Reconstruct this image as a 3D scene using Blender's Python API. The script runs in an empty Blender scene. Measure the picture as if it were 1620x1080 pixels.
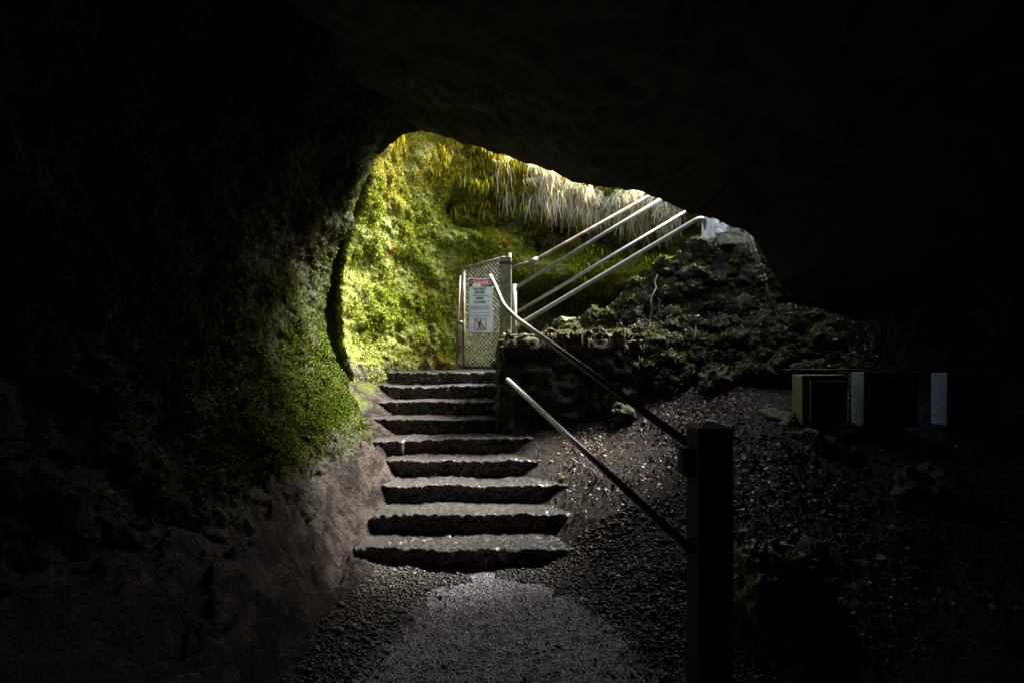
import bpy, bmesh, math, random
import numpy as np
from mathutils import Vector, Matrix, Euler
R = math.radians
S = bpy.context.scene
C = S.collection
# ------------------------------------------------------------------ camera, sky, sun, exposure
EYE = 1.69
cam_d = bpy.data.cameras.new("camera")
cam = bpy.data.objects.new("camera", cam_d); C.objects.link(cam)
cam.location = (0, 0, EYE); cam.rotation_euler = (R(90), 0, 0)
cam_d.sensor_width = 36; cam_d.lens = 36*800/1620
cam_d.shift_y = 20/1620
cam_d.clip_start = 0.05; cam_d.clip_end = 500
S.camera = cam
SUN_EL, SUN_AZ = 49, 68      # azimuth measured from +Y towards +X
w = bpy.data.worlds.new("World"); S.world = w; w.use_nodes = True
nt = w.node_tree; bg = nt.nodes['Background']
sky = nt.nodes.new('ShaderNodeTexSky'); sky.sky_type = 'NISHITA'; sky.sun_disc = False
sky.sun_elevation = R(SUN_EL); sky.sun_rotation = R(SUN_AZ); sky.dust_density = 3.0; sky.air_density = 1.0
tint = nt.nodes.new('ShaderNodeMix'); tint.data_type = 'RGBA'; tint.blend_type = 'MULTIPLY'; tint.inputs[0].default_value = 1; tint.inputs[7].default_value = (1, .90, .74, 1)   # light cloud, less blue
nt.links.new(sky.outputs[0], tint.inputs[6]); nt.links.new(tint.outputs[2], bg.inputs[0]); bg.inputs[1].default_value = 0.15
sl = bpy.data.lights.new("sun", 'SUN'); so = bpy.data.objects.new("sun", sl); C.objects.link(so)
sl.energy = 5.0; sl.angle = R(18); sl.color = (1.0, .95, .84)
sd = Vector((math.sin(R(SUN_AZ))*math.cos(R(SUN_EL)), math.cos(R(SUN_AZ))*math.cos(R(SUN_EL)), math.sin(R(SUN_EL))))
so.rotation_euler = sd.to_track_quat('Z', 'Y').to_euler(); so.location = (3, 7, 9)
S.view_settings.view_transform = 'Standard'; S.view_settings.look = 'None'
S.view_settings.exposure = 3.05; S.view_settings.gamma = 1
S.cycles.max_bounces = 5; S.cycles.diffuse_bounces = 1; S.cycles.glossy_bounces = 2
S.cycles.use_denoising = True
S.cycles.sample_clamp_indirect = 6

rng = np.random.default_rng(7); random.seed(7)
# ------------------------------------------------------------------ helpers
def P(px, py, d):            # a point measured on the photo, at depth d metres
    return Vector(((px-810)/800*d, d, EYE-(py-560)/800*d))
def _h(ix, iy, iz, s):
    n = (ix.astype(np.int64)*374761393 + iy.astype(np.int64)*668265263 + iz.astype(np.int64)*2147483647 + s*974634777) & 0xffffffff
    n = ((n ^ (n >> 13))*1274126177) & 0xffffffff
    n = ((n ^ (n >> 16))*2246822519) & 0xffffffff
    return ((n ^ (n >> 15)) & 0xffff)/32767.5-1
def vnoise(p, s=0):          # value noise, p (N,3) -> -1..1
    f = np.floor(p); t = p-f; t = t*t*t*(t*(t*6-15)+10); i = f.astype(np.int64)
    r = 0
    for a in (0, 1):
        for b in (0, 1):
            for c in (0, 1):
                wt = (t[:, 0] if a else 1-t[:, 0])*(t[:, 1] if b else 1-t[:, 1])*(t[:, 2] if c else 1-t[:, 2])
                r = r+wt*_h(i[:, 0]+a, i[:, 1]+b, i[:, 2]+c, s)
    return r
def fbm(p, scale, octv=4, s=0, gain=.5):
    p = np.asarray(p, float)*scale; r = 0; a = 1; tot = 0
    for k in range(octv):
        r = r+a*vnoise(p+k*17.3, s+k); tot += a; a *= gain
        p = np.stack([p[:, 0]*1.7+p[:, 1]*.9, p[:, 1]*1.7-p[:, 0]*.9, p[:, 2]*1.93+.3], 1)
    return r/tot*1.6
def ridged(p, scale, octv=4, s=0):
    p = np.asarray(p, float)*scale; r = 0; a = 1; tot = 0
    for k in range(octv):
        r = r+a*(1-np.abs(vnoise(p+k*11.1, s+k))*2.2); tot += a; a *= .5; p = p*2.03
    return r/tot
def sstep(x, a, b):
    t = np.clip((x-a)/(b-a), 0, 1); return t*t*(3-2*t)
def mesh_from(name, V, F, mat, smooth=True):
    V = np.asarray(V, np.float32); F = np.asarray(F, np.int32)
    me = bpy.data.meshes.new(name); k = F.shape[1]
    me.vertices.add(len(V)); me.vertices.foreach_set('co', V.ravel())
    me.loops.add(F.size); me.loops.foreach_set('vertex_index', F.ravel())
    me.polygons.add(len(F)); me.polygons.foreach_set('loop_start', np.arange(0, F.size, k, dtype=np.int32))
    me.polygons.foreach_set('loop_total', np.full(len(F), k, np.int32))
    if smooth: me.polygons.foreach_set('use_smooth', np.ones(len(F), bool))
    me.update(calc_edges=True)
    if mat: me.materials.append(mat)
    return me
def link(name, me, parent=None, loc=None):
    o = bpy.data.objects.new(name, me); C.objects.link(o)
    if parent: o.parent = parent
    if loc is not None: o.location = loc
    return o
def tag(o, label=None, cat=None, group=None, kind=None):
    if label: o['label'] = label
    if cat: o['category'] = cat
    if group: o['group'] = group
    if kind: o['kind'] = kind
    return o
def empty(name, loc, label, cat, group=None):
    o = bpy.data.objects.new(name, None); C.objects.link(o); o.location = loc
    return tag(o, label, cat, group)
def gridF(nu, nv, closed=False):
    i, j = np.meshgrid(np.arange(nu if closed else nu-1), np.arange(nv-1), indexing='ij')
    i2 = (i+1) % nu
    return np.stack([i*nv+j, i2*nv+j, i2*nv+j+1, i*nv+j+1], -1).reshape(-1, 4)
def normals(G):              # G (nu,nv,3)
    du = np.gradient(G, axis=0); dv = np.gradient(G, axis=1)
    n = np.cross(du, dv); return n/(np.linalg.norm(n, axis=2, keepdims=True)+1e-9)
def catmull(pts, n):
    pts = np.asarray(pts, float); d = np.r_[0, np.cumsum(np.linalg.norm(np.diff(pts[:, :2], axis=0), axis=1))]
    t = np.linspace(0, d[-1], n); out = []
    m = np.gradient(pts, d, axis=0)
    k = np.clip(np.searchsorted(d, t, side='right')-1, 0, len(d)-2)
    h = (d[k+1]-d[k]); u = ((t-d[k])/h)[:, None]; h = h[:, None]
    return (2*u**3-3*u**2+1)*pts[k]+(u**3-2*u**2+u)*h*m[k]+(-2*u**3+3*u**2)*pts[k+1]+(u**3-u**2)*h*m[k+1]
def tube(bm, pts, r, n=10, cap=True):
    pts = [Vector(p) for p in pts]; rs = r if isinstance(r, (list, tuple)) else [r]*len(pts)
    rings = []; up = None
    for i, p in enumerate(pts):
        d = (pts[min(i+1, len(pts)-1)]-pts[max(i-1, 0)]).normalized()
        if up is None: up = d.orthogonal().normalized()
        a = (up-d*up.dot(d)).normalized(); up = a; b = d.cross(a)
        rings.append([bm.verts.new(p+(a*math.cos(2*math.pi*k/n)+b*math.sin(2*math.pi*k/n))*rs[i]) for k in range(n)])
    for i in range(len(rings)-1):
        for k in range(n):
            f = bm.faces.new((rings[i][k], rings[i][(k+1) % n], rings[i+1][(k+1) % n], rings[i+1][k])); f.smooth = True
    if cap: bm.faces.new(rings[0][::-1]); bm.faces.new(rings[-1])
def smoothpath(pts, n=6):    # rounded corners along a pipe
    pts = [Vector(p) for p in pts]; out = [pts[0]]
    for i in range(1, len(pts)-1):
        a, b, c = pts[i-1], pts[i], pts[i+1]; r = min((b-a).length, (c-b).length, .16)*.5
        p0 = b+(a-b).normalized()*r; p2 = b+(c-b).normalized()*r
        for k in range(n+1):
            t = k/n; out.append(p0*(1-t)**2+b*2*t*(1-t)+p2*t*t)
    out.append(pts[-1]); return out
def bm_obj(name, bm, mat, parent=None, smooth=None):
    me = bpy.data.meshes.new(name); bmesh.ops.recalc_face_normals(bm, faces=bm.faces[:]); bm.to_mesh(me); bm.free()
    if mat: me.materials.append(mat)
    o = link(name, me); 
    if parent:
        o.parent = parent; o.matrix_parent_inverse = Matrix.Translation(-Vector(parent.location))
    return o
def box(bm, c, s, rot=None, bev=0.0):
    m = Matrix.Translation(c) @ (rot.to_matrix().to_4x4() if rot else Matrix()) @ Matrix.Diagonal((*s, 1))
    g = bmesh.ops.create_cube(bm, size=1, matrix=m)
    if bev:
        es = list({e for v in g['verts'] for e in v.link_edges})
        bmesh.ops.bevel(bm, geom=es, offset=bev, segments=2, affect='EDGES', profile=.6)
# ------------------------------------------------------------------ materials
def mat(name):
    m = bpy.data.materials.new(name); m.use_nodes = True
    return m, m.node_tree, m.node_tree.nodes['Principled BSDF']
def N(t, typ, **kw):
    n = t.nodes.new(typ)
    for k, v in kw.items():
        if k.startswith('i_'): n.inputs[k[2:].replace('_', ' ')].default_value = v
        else: setattr(n, k, v)
    return n
def noise(t, scale, detail=5, rough=.6, vec=None, dist=0):
    n = N(t, 'ShaderNodeTexNoise'); n.inputs['Scale'].default_value = scale; n.inputs['Detail'].default_value = detail
    n.inputs['Roughness'].default_value = rough; n.inputs['Distortion'].default_value = dist
    if vec: t.links.new(vec, n.inputs['Vector'])
    return n.outputs['Fac']
def ramp(t, fac, stops, interp='LINEAR'):
    r = N(t, 'ShaderNodeValToRGB'); e = r.color_ramp.elements; r.color_ramp.interpolation = interp
    while len(e) < len(stops): e.new(.5)
    for i, (p, c) in enumerate(stops):
        e[i].position = p; e[i].color = (*(c if isinstance(c, tuple) else (c, c, c)), 1)
    t.links.new(fac, r.inputs[0]); return r.outputs[0]
def mix(t, fac, a, b):
    m = N(t, 'ShaderNodeMix', data_type='RGBA')
    if isinstance(fac, (int, float)): m.inputs[0].default_value = fac
    else: t.links.new(fac, m.inputs[0])
    for i, v in ((6, a), (7, b)):
        if isinstance(v, tuple): m.inputs[i].default_value = (*v, 1)
        else: t.links.new(v, m.inputs[i])
    return m.outputs[2]
def math_(t, op, a, b=None, clamp=False):
    m = N(t, 'ShaderNodeMath', operation=op, use_clamp=clamp)
    for i, v in enumerate((a, b)):
        if v is None: continue
        if isinstance(v, (int, float)): m.inputs[i].default_value = v
        else: t.links.new(v, m.inputs[i])
    return m.outputs[0]
def pos(t):
    return N(t, 'ShaderNodeNewGeometry').outputs['Position']
def attr(t, name):
    a = N(t, 'ShaderNodeAttribute'); a.attribute_name = name; return a.outputs['Fac']
def bump(t, h, strength, dist, prev=None):
    b = N(t, 'ShaderNodeBump'); b.inputs['Strength'].default_value = strength; b.inputs['Distance'].default_value = dist
    t.links.new(h, b.inputs['Height'])
    if prev: t.links.new(prev, b.inputs['Normal'])
    return b.outputs[0]

def rock_mat(name, base=(.045, .038, .034), dark=(.016, .014, .013), moss=0.0, mosscol=(.055, .085, .008), rough=(.55, .9), mossattr=None, upmoss=False, bs=.6, coat=0):
    m, t, b = mat(name); p = pos(t)
    n1 = noise(t, 2.2, 6, .65, p); n2 = noise(t, 14, 6, .7, p); n3 = noise(t, 70, 4, .7, p)
    col = mix(t, ramp(t, n1, [(.38, 0.), (.62, 1.)]), dark, base)
    col = mix(t, ramp(t, n2, [(.45, 0.), (.7, .55)]), col, tuple(c*1.7 for c in base))
    h = math_(t, 'ADD', math_(t, 'MULTIPLY', n2, .6), math_(t, 'MULTIPLY', n3, .5))
    if mossattr or moss or upmoss:
        f = ramp(t, noise(t, 5, 6, .7, p), [(.4, 0.), (.58, 1.)])
        if mossattr: f = ramp(t, math_(t, 'ADD', attr(t, mossattr), math_(t, 'MULTIPLY', math_(t, 'SUBTRACT', noise(t, 7, 6, .75, p), .5), 1.6)), [(.42, 0.), (.6, 1.)])
        elif upmoss:
            g = N(t, 'ShaderNodeNewGeometry'); sx = N(t, 'ShaderNodeSeparateXYZ'); t.links.new(g.outputs['Normal'], sx.inputs[0])
            f = ramp(t, math_(t, 'ADD', math_(t, 'MULTIPLY', sx.outputs[2], .5), math_(t, 'MULTIPLY', noise(t, 6, 6, .75, p), .9)), [(.62, 0.), (.85, moss)])
        else: f = math_(t, 'MULTIPLY', f, moss)
        mc = mix(t, ramp(t, noise(t, 25, 5, .7, p), [(.35, 0.), (.65, 1.)]), tuple(c*.35 for c in mosscol), mosscol)
        col = mix(t, f, col, mc)
        t.links.new(math_(t, 'MULTIPLY_ADD', f, .3), b.inputs['Roughness'])
    t.links.new(col, b.inputs['Base Color'])
    r = ramp(t, n2, [(.3, rough[0]), (.7, rough[1])]); t.links.new(r, b.inputs['Roughness'])
    t.links.new(bump(t, h, bs, .05), b.inputs['Normal'])
    b.inputs['Specular IOR Level'].default_value = .4; b.inputs['Coat Weight'].default_value = coat; b.inputs['Coat Roughness'].default_value = .28
    return m
def plain(name, col, rough=.6, metal=0, var=.3, scale=20, spec=.5, bs=.15):
    m, t, b = mat(name); p = pos(t)
    n = noise(t, scale, 5, .65, p)
    t.links.new(mix(t, ramp(t, n, [(.35, 0.), (.68, 1.)]), tuple(c*(1-var) for c in col), tuple(min(1, c*(1+var*.5)) for c in col)), b.inputs['Base Color'])
    b.inputs['Roughness'].default_value = rough; b.inputs['Metallic'].default_value = metal
    b.inputs['Specular IOR Level'].default_value = spec
    t.links.new(bump(t, n, bs, .004), b.inputs['Normal'])
    return m
def leafmat(name, stops, trans=.35, rough=.6, zone=None, high=None):
    m, t, b = mat(name); g = N(t, 'ShaderNodeNewGeometry')
    col = ramp(t, g.outputs['Random Per Island'], stops)
    if zone:
        col = mix(t, ramp(t, noise(t, zone[1], 4, .6, g.outputs['Position']), [(zone[2], 0.), (zone[3], 1.)]), col, zone[0])
    if high:      # another species higher up the wall
        sz = N(t, 'ShaderNodeSeparateXYZ'); t.links.new(g.outputs['Position'], sz.inputs[0])
        hz = math_(t, 'ADD', math_(t, 'SUBTRACT', sz.outputs[2], high[1]), math_(t, 'MULTIPLY', math_(t, 'SUBTRACT', noise(t, 1.8, 4, .6, g.outputs['Position']), .5), 3.2))
        col = mix(t, ramp(t, hz, [(.0, 0.), (.8, .6)]), col, mix(t, ramp(t, g.outputs['Random Per Island'], [(0, 0.), (1, 1.)]), tuple(c*.25 for c in high[0]), high[0]))
    t.links.new(col, b.inputs['Base Color']); b.inputs['Roughness'].default_value = rough
    b.inputs['Specular IOR Level'].default_value = .12 if rough > .5 else .4
    if trans:
        tr = N(t, 'ShaderNodeBsdfTranslucent'); t.links.new(col, tr.inputs[0]); ms = N(t, 'ShaderNodeMixShader')
        ms.inputs[0].default_value = trans; t.links.new(b.outputs[0], ms.inputs[1]); t.links.new(tr.outputs[0], ms.inputs[2])
        t.links.new(ms.outputs[0], t.nodes['Material Output'].inputs[0])
    return m
M = {}
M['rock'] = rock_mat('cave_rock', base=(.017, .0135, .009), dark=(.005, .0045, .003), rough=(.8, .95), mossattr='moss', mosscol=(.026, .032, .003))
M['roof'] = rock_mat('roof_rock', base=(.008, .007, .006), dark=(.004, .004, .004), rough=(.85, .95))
M['mosswall'] = rock_mat('mossy_rock', base=(.022, .018, .010), dark=(.008, .008, .005), mossattr='moss', mosscol=(.16, .19, .012))
M['boulder'] = rock_mat('boulder_rock', base=(.032, .026, .021), dark=(.009, .0075, .0065), upmoss=True, moss=1., mosscol=(.06, .085, .012))
M['tanrock'] = rock_mat('tan_rock', base=(.46, .36, .18), dark=(.14, .10, .05))
M['step'] = rock_mat('wet_step_stone', coat=.7, base=(.027, .022, .021), dark=(.010, .0085, .008), rough=(.35, .65), bs=1.0)
M['wallrock'] = rock_mat('retaining_rock', base=(.03, .026, .023), dark=(.010, .009, .008), upmoss=True, moss=.9, mosscol=(.09, .11, .01), rough=(.8, .95))
M['conc'] = plain('old_concrete', (.30, .29, .20), .85, var=.5, scale=30)
M['steel'] = plain('galvanised_pipe', (.30, .30, .31), .38, .85, var=.3, scale=40, bs=.1)
M['silver'] = plain('worn_silver_pipe', (.50, .51, .54), .3, .35, var=.3, scale=40, bs=.1)
M['whitepipe'] = plain('weathered_paint_pipe', (.20, .185, .17), .5, .1, var=.4, scale=30)
M['dullpipe'] = plain('mossy_painted_pipe', (.34, .33, .29), .45, .1, var=.5, scale=25)
M['wood'] = plain('weathered_timber', (.16, .17, .11), .8, var=.5, scale=18, bs=.5)
M['darkwood'] = plain('dark_timber', (.02, .018, .013), .8, var=.5, scale=18, bs=.5)
M['capwood'] = plain('lit_cap_timber', (.11, .13, .07), .8, var=.5, scale=25)  # cap coloured paler than the dark post, as if lit from above
M['black'] = plain('black_strap', (.02, .02, .02), .6)
M['wire'] = plain('chain_wire', (.32, .32, .27), .45, .6)
M['cabinet_tan'] = plain('tan_enamel', (.28, .225, .09), .55, var=.35, scale=45)
M['cabinet_green'] = plain('pale_green_enamel', (.28, .33, .27), .5, var=.4, scale=30)
M['cabinet_blue'] = plain('grey_blue_enamel', (.30, .34, .38), .5, var=.25, scale=12)
M['darkmetal'] = plain('dark_metal', (.03, .03, .028), .6, .3)
M['signwhite'] = plain('sign_white', (.62, .70, .72), .45, var=.16, scale=14, bs=.02)
M['signred'] = plain('sign_red', (.60, .03, .045), .45, var=.2, scale=30, bs=.02)
M['signblack'] = plain('sign_black', (.03, .03, .035), .5, bs=.02)
M['signgrey'] = plain('sign_faded_ink', (.18, .21, .22), .5, bs=.02)
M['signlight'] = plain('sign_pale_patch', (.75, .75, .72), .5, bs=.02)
M['signblue'] = plain('sign_blue_ink', (.12, .32, .5), .5, bs=.02)
M['terrain'] = plain('forest_soil', (.06, .08, .03), .95, var=.5, scale=3)
M['twig'] = plain('dead_twig', (.20, .16, .12), .8, var=.4, scale=60)
# rusty pipe
m, t, b = mat('rusty_pipe'); p = pos(t); n = noise(t, 9, 6, .7, p)
t.links.new(mix(t, ramp(t, n, [(.45, 0.), (.55, 1.)]), (.22, .19, .16), (.13, .06, .035)), b.inputs['Base Color']); b.inputs['Roughness'].default_value = .7
M['rust'] = m
# ground: asphalt path with painted sheen, basalt, brown soil
m, t, b = mat('cave_floor'); p = pos(t)
n1 = noise(t, 3, 6, .65, p); n2 = noise(t, 16, 6, .7, p); n3 = noise(t, 60, 4, .7, p)
vor = N(t, 'ShaderNodeTexVoronoi'); vor.inputs['Scale'].default_value = 75; t.links.new(p, vor.inputs['Vector'])
n8 = noise(t, 7, 9, .78, p)
basalt = mix(t, ramp(t, math_(t, 'ADD', math_(t, 'MULTIPLY', n8, .75), math_(t, 'MULTIPLY', n1, .25)), [(.46, 0.), (.55, 1.)]), (.005, .0038, .0034), (.050, .037, .033))
soil = mix(t, ramp(t, n2, [(.35, 0.), (.7, 1.)]), (.012, .009, .0075), (.036, .027, .022))
tar_sheen = mix(t, ramp(t, math_(t, 'ADD', math_(t, 'MULTIPLY', n3, .5), math_(t, 'MULTIPLY', n2, .5)), [(.38, 0.), (.58, 1.)]), (.05, .05, .06), (.58, .56, .66))  # pale lilac asphalt tone paints in the cool wet highlight
wob = math_(t, 'MULTIPLY', math_(t, 'SUBTRACT', noise(t, 5, 6, .75, p), .5), 1.1)
fs = ramp(t, math_(t, 'ADD', attr(t, 'soil'), wob), [(.42, 0.), (.58, 1.)])
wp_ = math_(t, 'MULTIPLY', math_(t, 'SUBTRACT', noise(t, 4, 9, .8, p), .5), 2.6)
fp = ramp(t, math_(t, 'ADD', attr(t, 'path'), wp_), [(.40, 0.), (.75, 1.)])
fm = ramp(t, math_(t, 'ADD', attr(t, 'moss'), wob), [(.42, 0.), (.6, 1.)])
c = mix(t, fs, basalt, soil); c = mix(t, fp, c, tar_sheen); c = mix(t, fm, c, (.06, .08, .012)); t.links.new(c, b.inputs['Base Color'])
rb = math_(t, 'ADD', math_(t, 'MULTIPLY', n2, .5), .2)
rr = N(t, 'ShaderNodeMix'); t.links.new(fp, rr.inputs[0]); t.links.new(rb, rr.inputs[2]); t.links.new(math_(t, 'MULTIPLY_ADD', n1, .35), rr.inputs[3])
rr.inputs[3].default_value = .3
rp = ramp(t, n1, [(.3, .36), (.7, .22)]); t.links.new(rp, rr.inputs[3]); t.links.new(rr.outputs[0], b.inputs['Roughness'])
cw = N(t, 'ShaderNodeMath', operation='MULTIPLY'); t.links.new(fp, cw.inputs[0]); t.links.new(ramp(t, n1, [(.3, .5), (.6, 1.)]), cw.inputs[1]); t.links.new(math_(t, 'ADD', cw.outputs[0], .0, True), b.inputs['Coat Weight']); b.inputs['Coat Roughness'].default_value = .16; b.inputs['Specular IOR Level'].default_value = .16
b1 = bump(t, math_(t, 'ADD', math_(t, 'MULTIPLY', n2, .5), math_(t, 'MULTIPLY', n3, .5)), 1, .06)
vv = math_(t, 'MULTIPLY', vor.outputs['Distance'], fp)
nb = bump(t, vv, 1, .03, b1); t.links.new(nb, b.inputs['Normal']); t.links.new(nb, b.inputs['Coat Normal'])
M['floor'] = m
M['moss_bright'] = leafmat('bright_moss', [(0, (.015, .022, .001)), (.35, (.06, .09, .002)), (.68, (.20, .27, .003)), (.9, (.40, .44, .006)), (1, (.36, .46, .01))], .25, zone=((.30, .15, .012), 1.6, .58, .68), high=((.60, .46, .03), 3.5))
M['moss_green'] = leafmat('green_moss', [(0, (.008, .013, .0005)), (.5, (.034, .056, .001)), (1, (.085, .125, .003))], .2, .9, zone=((.040, .032, .006), .9, .46, .62))
M['moss_dark'] = leafmat('dark_moss', [(0, (.012, .014, .003)), (.35, (.040, .030, .017)), (.6, (.06, .075, .006)), (.9, (.15, .19, .012)), (1, (.22, .19, .13))], .2)
M['straw'] = leafmat('dry_frond', [(0, (.30, .19, .10)), (.3, (.62, .54, .36)), (.8, (.86, .80, .62)), (1, (.60, .58, .14))], .45)
M['rootm'] = leafmat('root', [(0, (.10, .05, .03)), (.5, (.22, .14, .09)), (1, (.45, .36, .26))], 0)
M['fern'] = leafmat('green_fern', [(0, (.05, .11, .01)), (1, (.14, .25, .03))], .35)
M['palefern'] = leafmat('pale_fern', [(0, (.55, .60, .45)), (1, (.75, .78, .65))], .3)
M['litter'] = leafmat('fallen_leaf', [(0, (.012, .008, .006)), (.55, (.045, .030, .022)), (.8, (.12, .085, .065)), (.95, (.26, .20, .165)), (1, (.36, .28, .15))], .0, .42)
M['pebble'] = leafmat('wet_pebble', [(0, (.012, .011, .011)), (.6, (.04, .036, .034)), (.93, (.08, .07, .066)), (1, (.2, .19, .17))], 0, .38)

# ------------------------------------------------------------------ ground surface
CT = np.array([(0,0,0),(0,2,0),(0,3,0),(-.6,3,0),(.4,3,.02),(0,3.9,.02),(-.8,3.95,.02),(.25,3.9,.03),(-.85,3.6,.02),(.6,2.3,.03),(0,-3,0),(-.5,1,0),
 (-1,4.3,.02),(.2,4.3,.02),(-1,5,.36),(-.2,5,.36),(-1,5.7,.72),(-.4,5.7,.72),(-1.2,6.5,1.1),(-.4,6.5,1.1),(-1,7,1.2),(0,7,1.2),(-.4,8,1.2),(1.5,8,1.2),
 (-1.30,4,.24),(-1.30,4.3,.42),(-1.34,4.7,.62),(-1.60,5.2,.86),(-1.72,5.6,1.08),(-1.82,6.2,1.38),(-1.9,7,1.55),
 (-1.8,4,.95),(-2.1,4,1.4),(-1.9,4.7,1.15),(-1.08,3.3,.12),(-1.25,3,.32),(-1.0,2.5,.1),(-1.3,2.5,.3),(-1.7,3,.72),(-2.1,3,1.15),(-1.5,2,.4),(-2,2,.85),(-2.2,1,.9),(-2.2,0,.8),(-2.2,-2,.8),
 (.6,5.3,.83),(2.03,5.55,1.38),(1.28,5.4,1.08),(.45,3.9,.10),(.62,4.2,.34),(.60,4.55,.50),(.5,4.9,.68),(.28,5.25,.80),(1.08,3.2,.33),(1.34,4.3,.61),(2.05,4.2,.955),(1.46,3,.41),(2.58,4.8,1.1),(3.2,4.3,.83),(4,4.7,.95),(2.8,5.4,1.3),(3.5,5.5,1.35),
 (3,3,.6),(5,3,1),(3,1,.5),(2,1,.25),(1,1,.04),(1.2,2.3,.15),(5,0,.8),(2,-2,.3),(1,3.6,.3),(.8,2.8,.12),(7,4,1.5),(-6,0,.8),(-6,6,1),(7,9,1.5),(0,-7,0),(6,-6,.5)], float)
def tps_fit(c, lam=.002):
    d = np.linalg.norm(c[:, None, :2]-c[None, :, :2], axis=2); K = np.where(d > 0, d*d*np.log(d+1e-12), 0)+lam*np.eye(len(c))
    Pm = np.c_[np.ones(len(c)), c[:, :2]]
    A = np.block([[K, Pm], [Pm.T, np.zeros((3, 3))]]); return np.linalg.solve(A, np.r_[c[:, 2], 0, 0, 0])
TW = tps_fit(CT)
def tps(x, y):
    z = TW[-3]+TW[-2]*x+TW[-1]*y
    for k, (cx, cy, _) in enumerate(CT):
        d2 = (x-cx)**2+(y-cy)**2; z = z+TW[k]*.5*d2*np.log(d2+1e-12)
    return z
TX = [-.5,.9,1.3,1.9,2.6,2.85,3.3,4.2,6]; TZ = [1.84,1.86,1.97,2.08,2.15,2.2,2.16,2.1,2.1]
CX = [-.5,.3,.7,1.0,1.4,1.86,2.3,2.9,3.5,6]; CZ = [1.86,1.88,2.08,2.2,2.46,2.78,3.02,3.12,3.1,3.0]
def ground_z(x, y, detail=True):
    x = np.asarray(x, float); y = np.asarray(y, float); z = tps(x, y)
    T = np.interp(x, TX, TZ); Cz = np.interp(x, CX, CZ); St = np.where(x < 3, 1.2+.59*np.clip(x-.15, 0, 9), 3.0)
    wob = .10*vnoise(np.stack([x*1.7, x*0+3, x*0], 1), 5)
    yy = y+wob; q = np.zeros_like(z)
    knots = np.array([5.5, 5.9, 6.08, 6.36, 6.46, 6.6, 9.5]); 
    vals = [z, T, T+.03, Cz, Cz-.06, St, St]
    m = z.copy()
    for k in range(len(knots)-1):
        s = (yy >= knots[k]) & (yy < knots[k+1]); u = (yy-knots[k])/(knots[k+1]-knots[k])
        m = np.where(s, vals[k]*(1-u)+vals[k+1]*u, m)
    m = np.where(yy >= 9.5, St, m)
    f = sstep(x, -.08, .02)*(y > 5.3); z = np.where(f > 0, z*(1-f)+m*f, z)
    if detail:
        p = np.stack([x, y, z], 1)
        left = sstep(-x, .95, 1.35)*sstep(-y, -6.0, -5.2); right = sstep(x, .35, 1.0)
        cr = np.exp(-((z-(.62+.16*np.sin(y*3.1)))/.045)**2)*sstep(y, 2.4, 3.0)*sstep(-y, -4.6, -3.9); z = z-left*.10*cr
        mound = (y > 5.5)*(x > .1)*(y < 6.5)
        stair = (x > -1.45)*(x < .1)*(y > 4.1)
        z = z+left*(.17*fbm(p, 1.7, 4, 3)+.065*fbm(p*np.array([1, .55, 1]), 4.6, 3, 8)-.05*np.clip(ridged(p, 2.1, 2, 9)-.60, 0, 1)*2.0+.030*fbm(p, 8, 3, 4)+.014*fbm(p, 26, 3, 6)+.005*fbm(p, 75, 2, 7))
        z = z+right*(.05*fbm(p, 2.2, 5, 13)+.022*fbm(p, 14, 3, 14)+.010*fbm(p, 50, 2, 15))
        z = z+mound*(.11*fbm(p, 4.2, 4, 23)+.10*np.clip(ridged(p, 5, 3, 25)-.5, -.3, .5)+.05*fbm(p, 14, 4, 24)-.02)
        z = z+(1-left)*(1-right)*(1-stair)*(.010*fbm(p, 3, 4, 33)+.0075*fbm(p, 42, 2, 34))
    return z
def axis(a, b, lo, hi, fine):
    L = lo-np.cumsum(np.geomspace(fine*1.5, 1.2, 22))[::-1]; H = hi+np.cumsum(np.geomspace(fine*1.5, 1.2, 22))
    return np.r_[L[L > a], np.arange(lo, hi, fine), H[H < b]]
gx = axis(-9, 11, -2.6, 4.4, .0105); gy = axis(-9, 12, 2.3, 6.6, .0105)
X, Y = np.meshgrid(gx, gy, indexing='ij'); xf, yf = X.ravel(), Y.ravel(); zf = ground_z(xf, yf)
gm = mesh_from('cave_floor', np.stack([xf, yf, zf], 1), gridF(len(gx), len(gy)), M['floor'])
def setattr_(me, name, v):
    a = me.attributes.new(name, 'FLOAT', 'POINT'); a.data.foreach_set('value', np.asarray(v, np.float32))
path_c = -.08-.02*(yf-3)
pathm = np.clip(1.15-np.abs(xf-np.interp(yf, [2, 2.8, 3.4, 4.2], [-.1, -.02, -.12, -.3]))/np.interp(yf, [2, 2.9, 3.4, 3.65, 3.8], [1.6, 1.15, .80, .6, .2]), 0, 1)*(yf < 4.15)  # narrows to dark gravel at the steps, so the painted sheen fades there
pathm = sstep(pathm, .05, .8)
soilm = sstep(xf, .1, .6)*(1-pathm)
soilm = np.maximum(soilm, .9*sstep(yf, 5.5, 5.8)*(xf > -.1))
mossm = .34*sstep(zf, 2.18, 2.4)+.55*sstep(-xf, 1.4, 1.7)*sstep(zf, .8, 1.15)*sstep(yf, 3, 4.5)
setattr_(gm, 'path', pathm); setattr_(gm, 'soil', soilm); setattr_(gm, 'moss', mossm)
tag(link('cave_floor', gm), 'uneven dark cave floor with wet gravel path', kind='structure')

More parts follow.
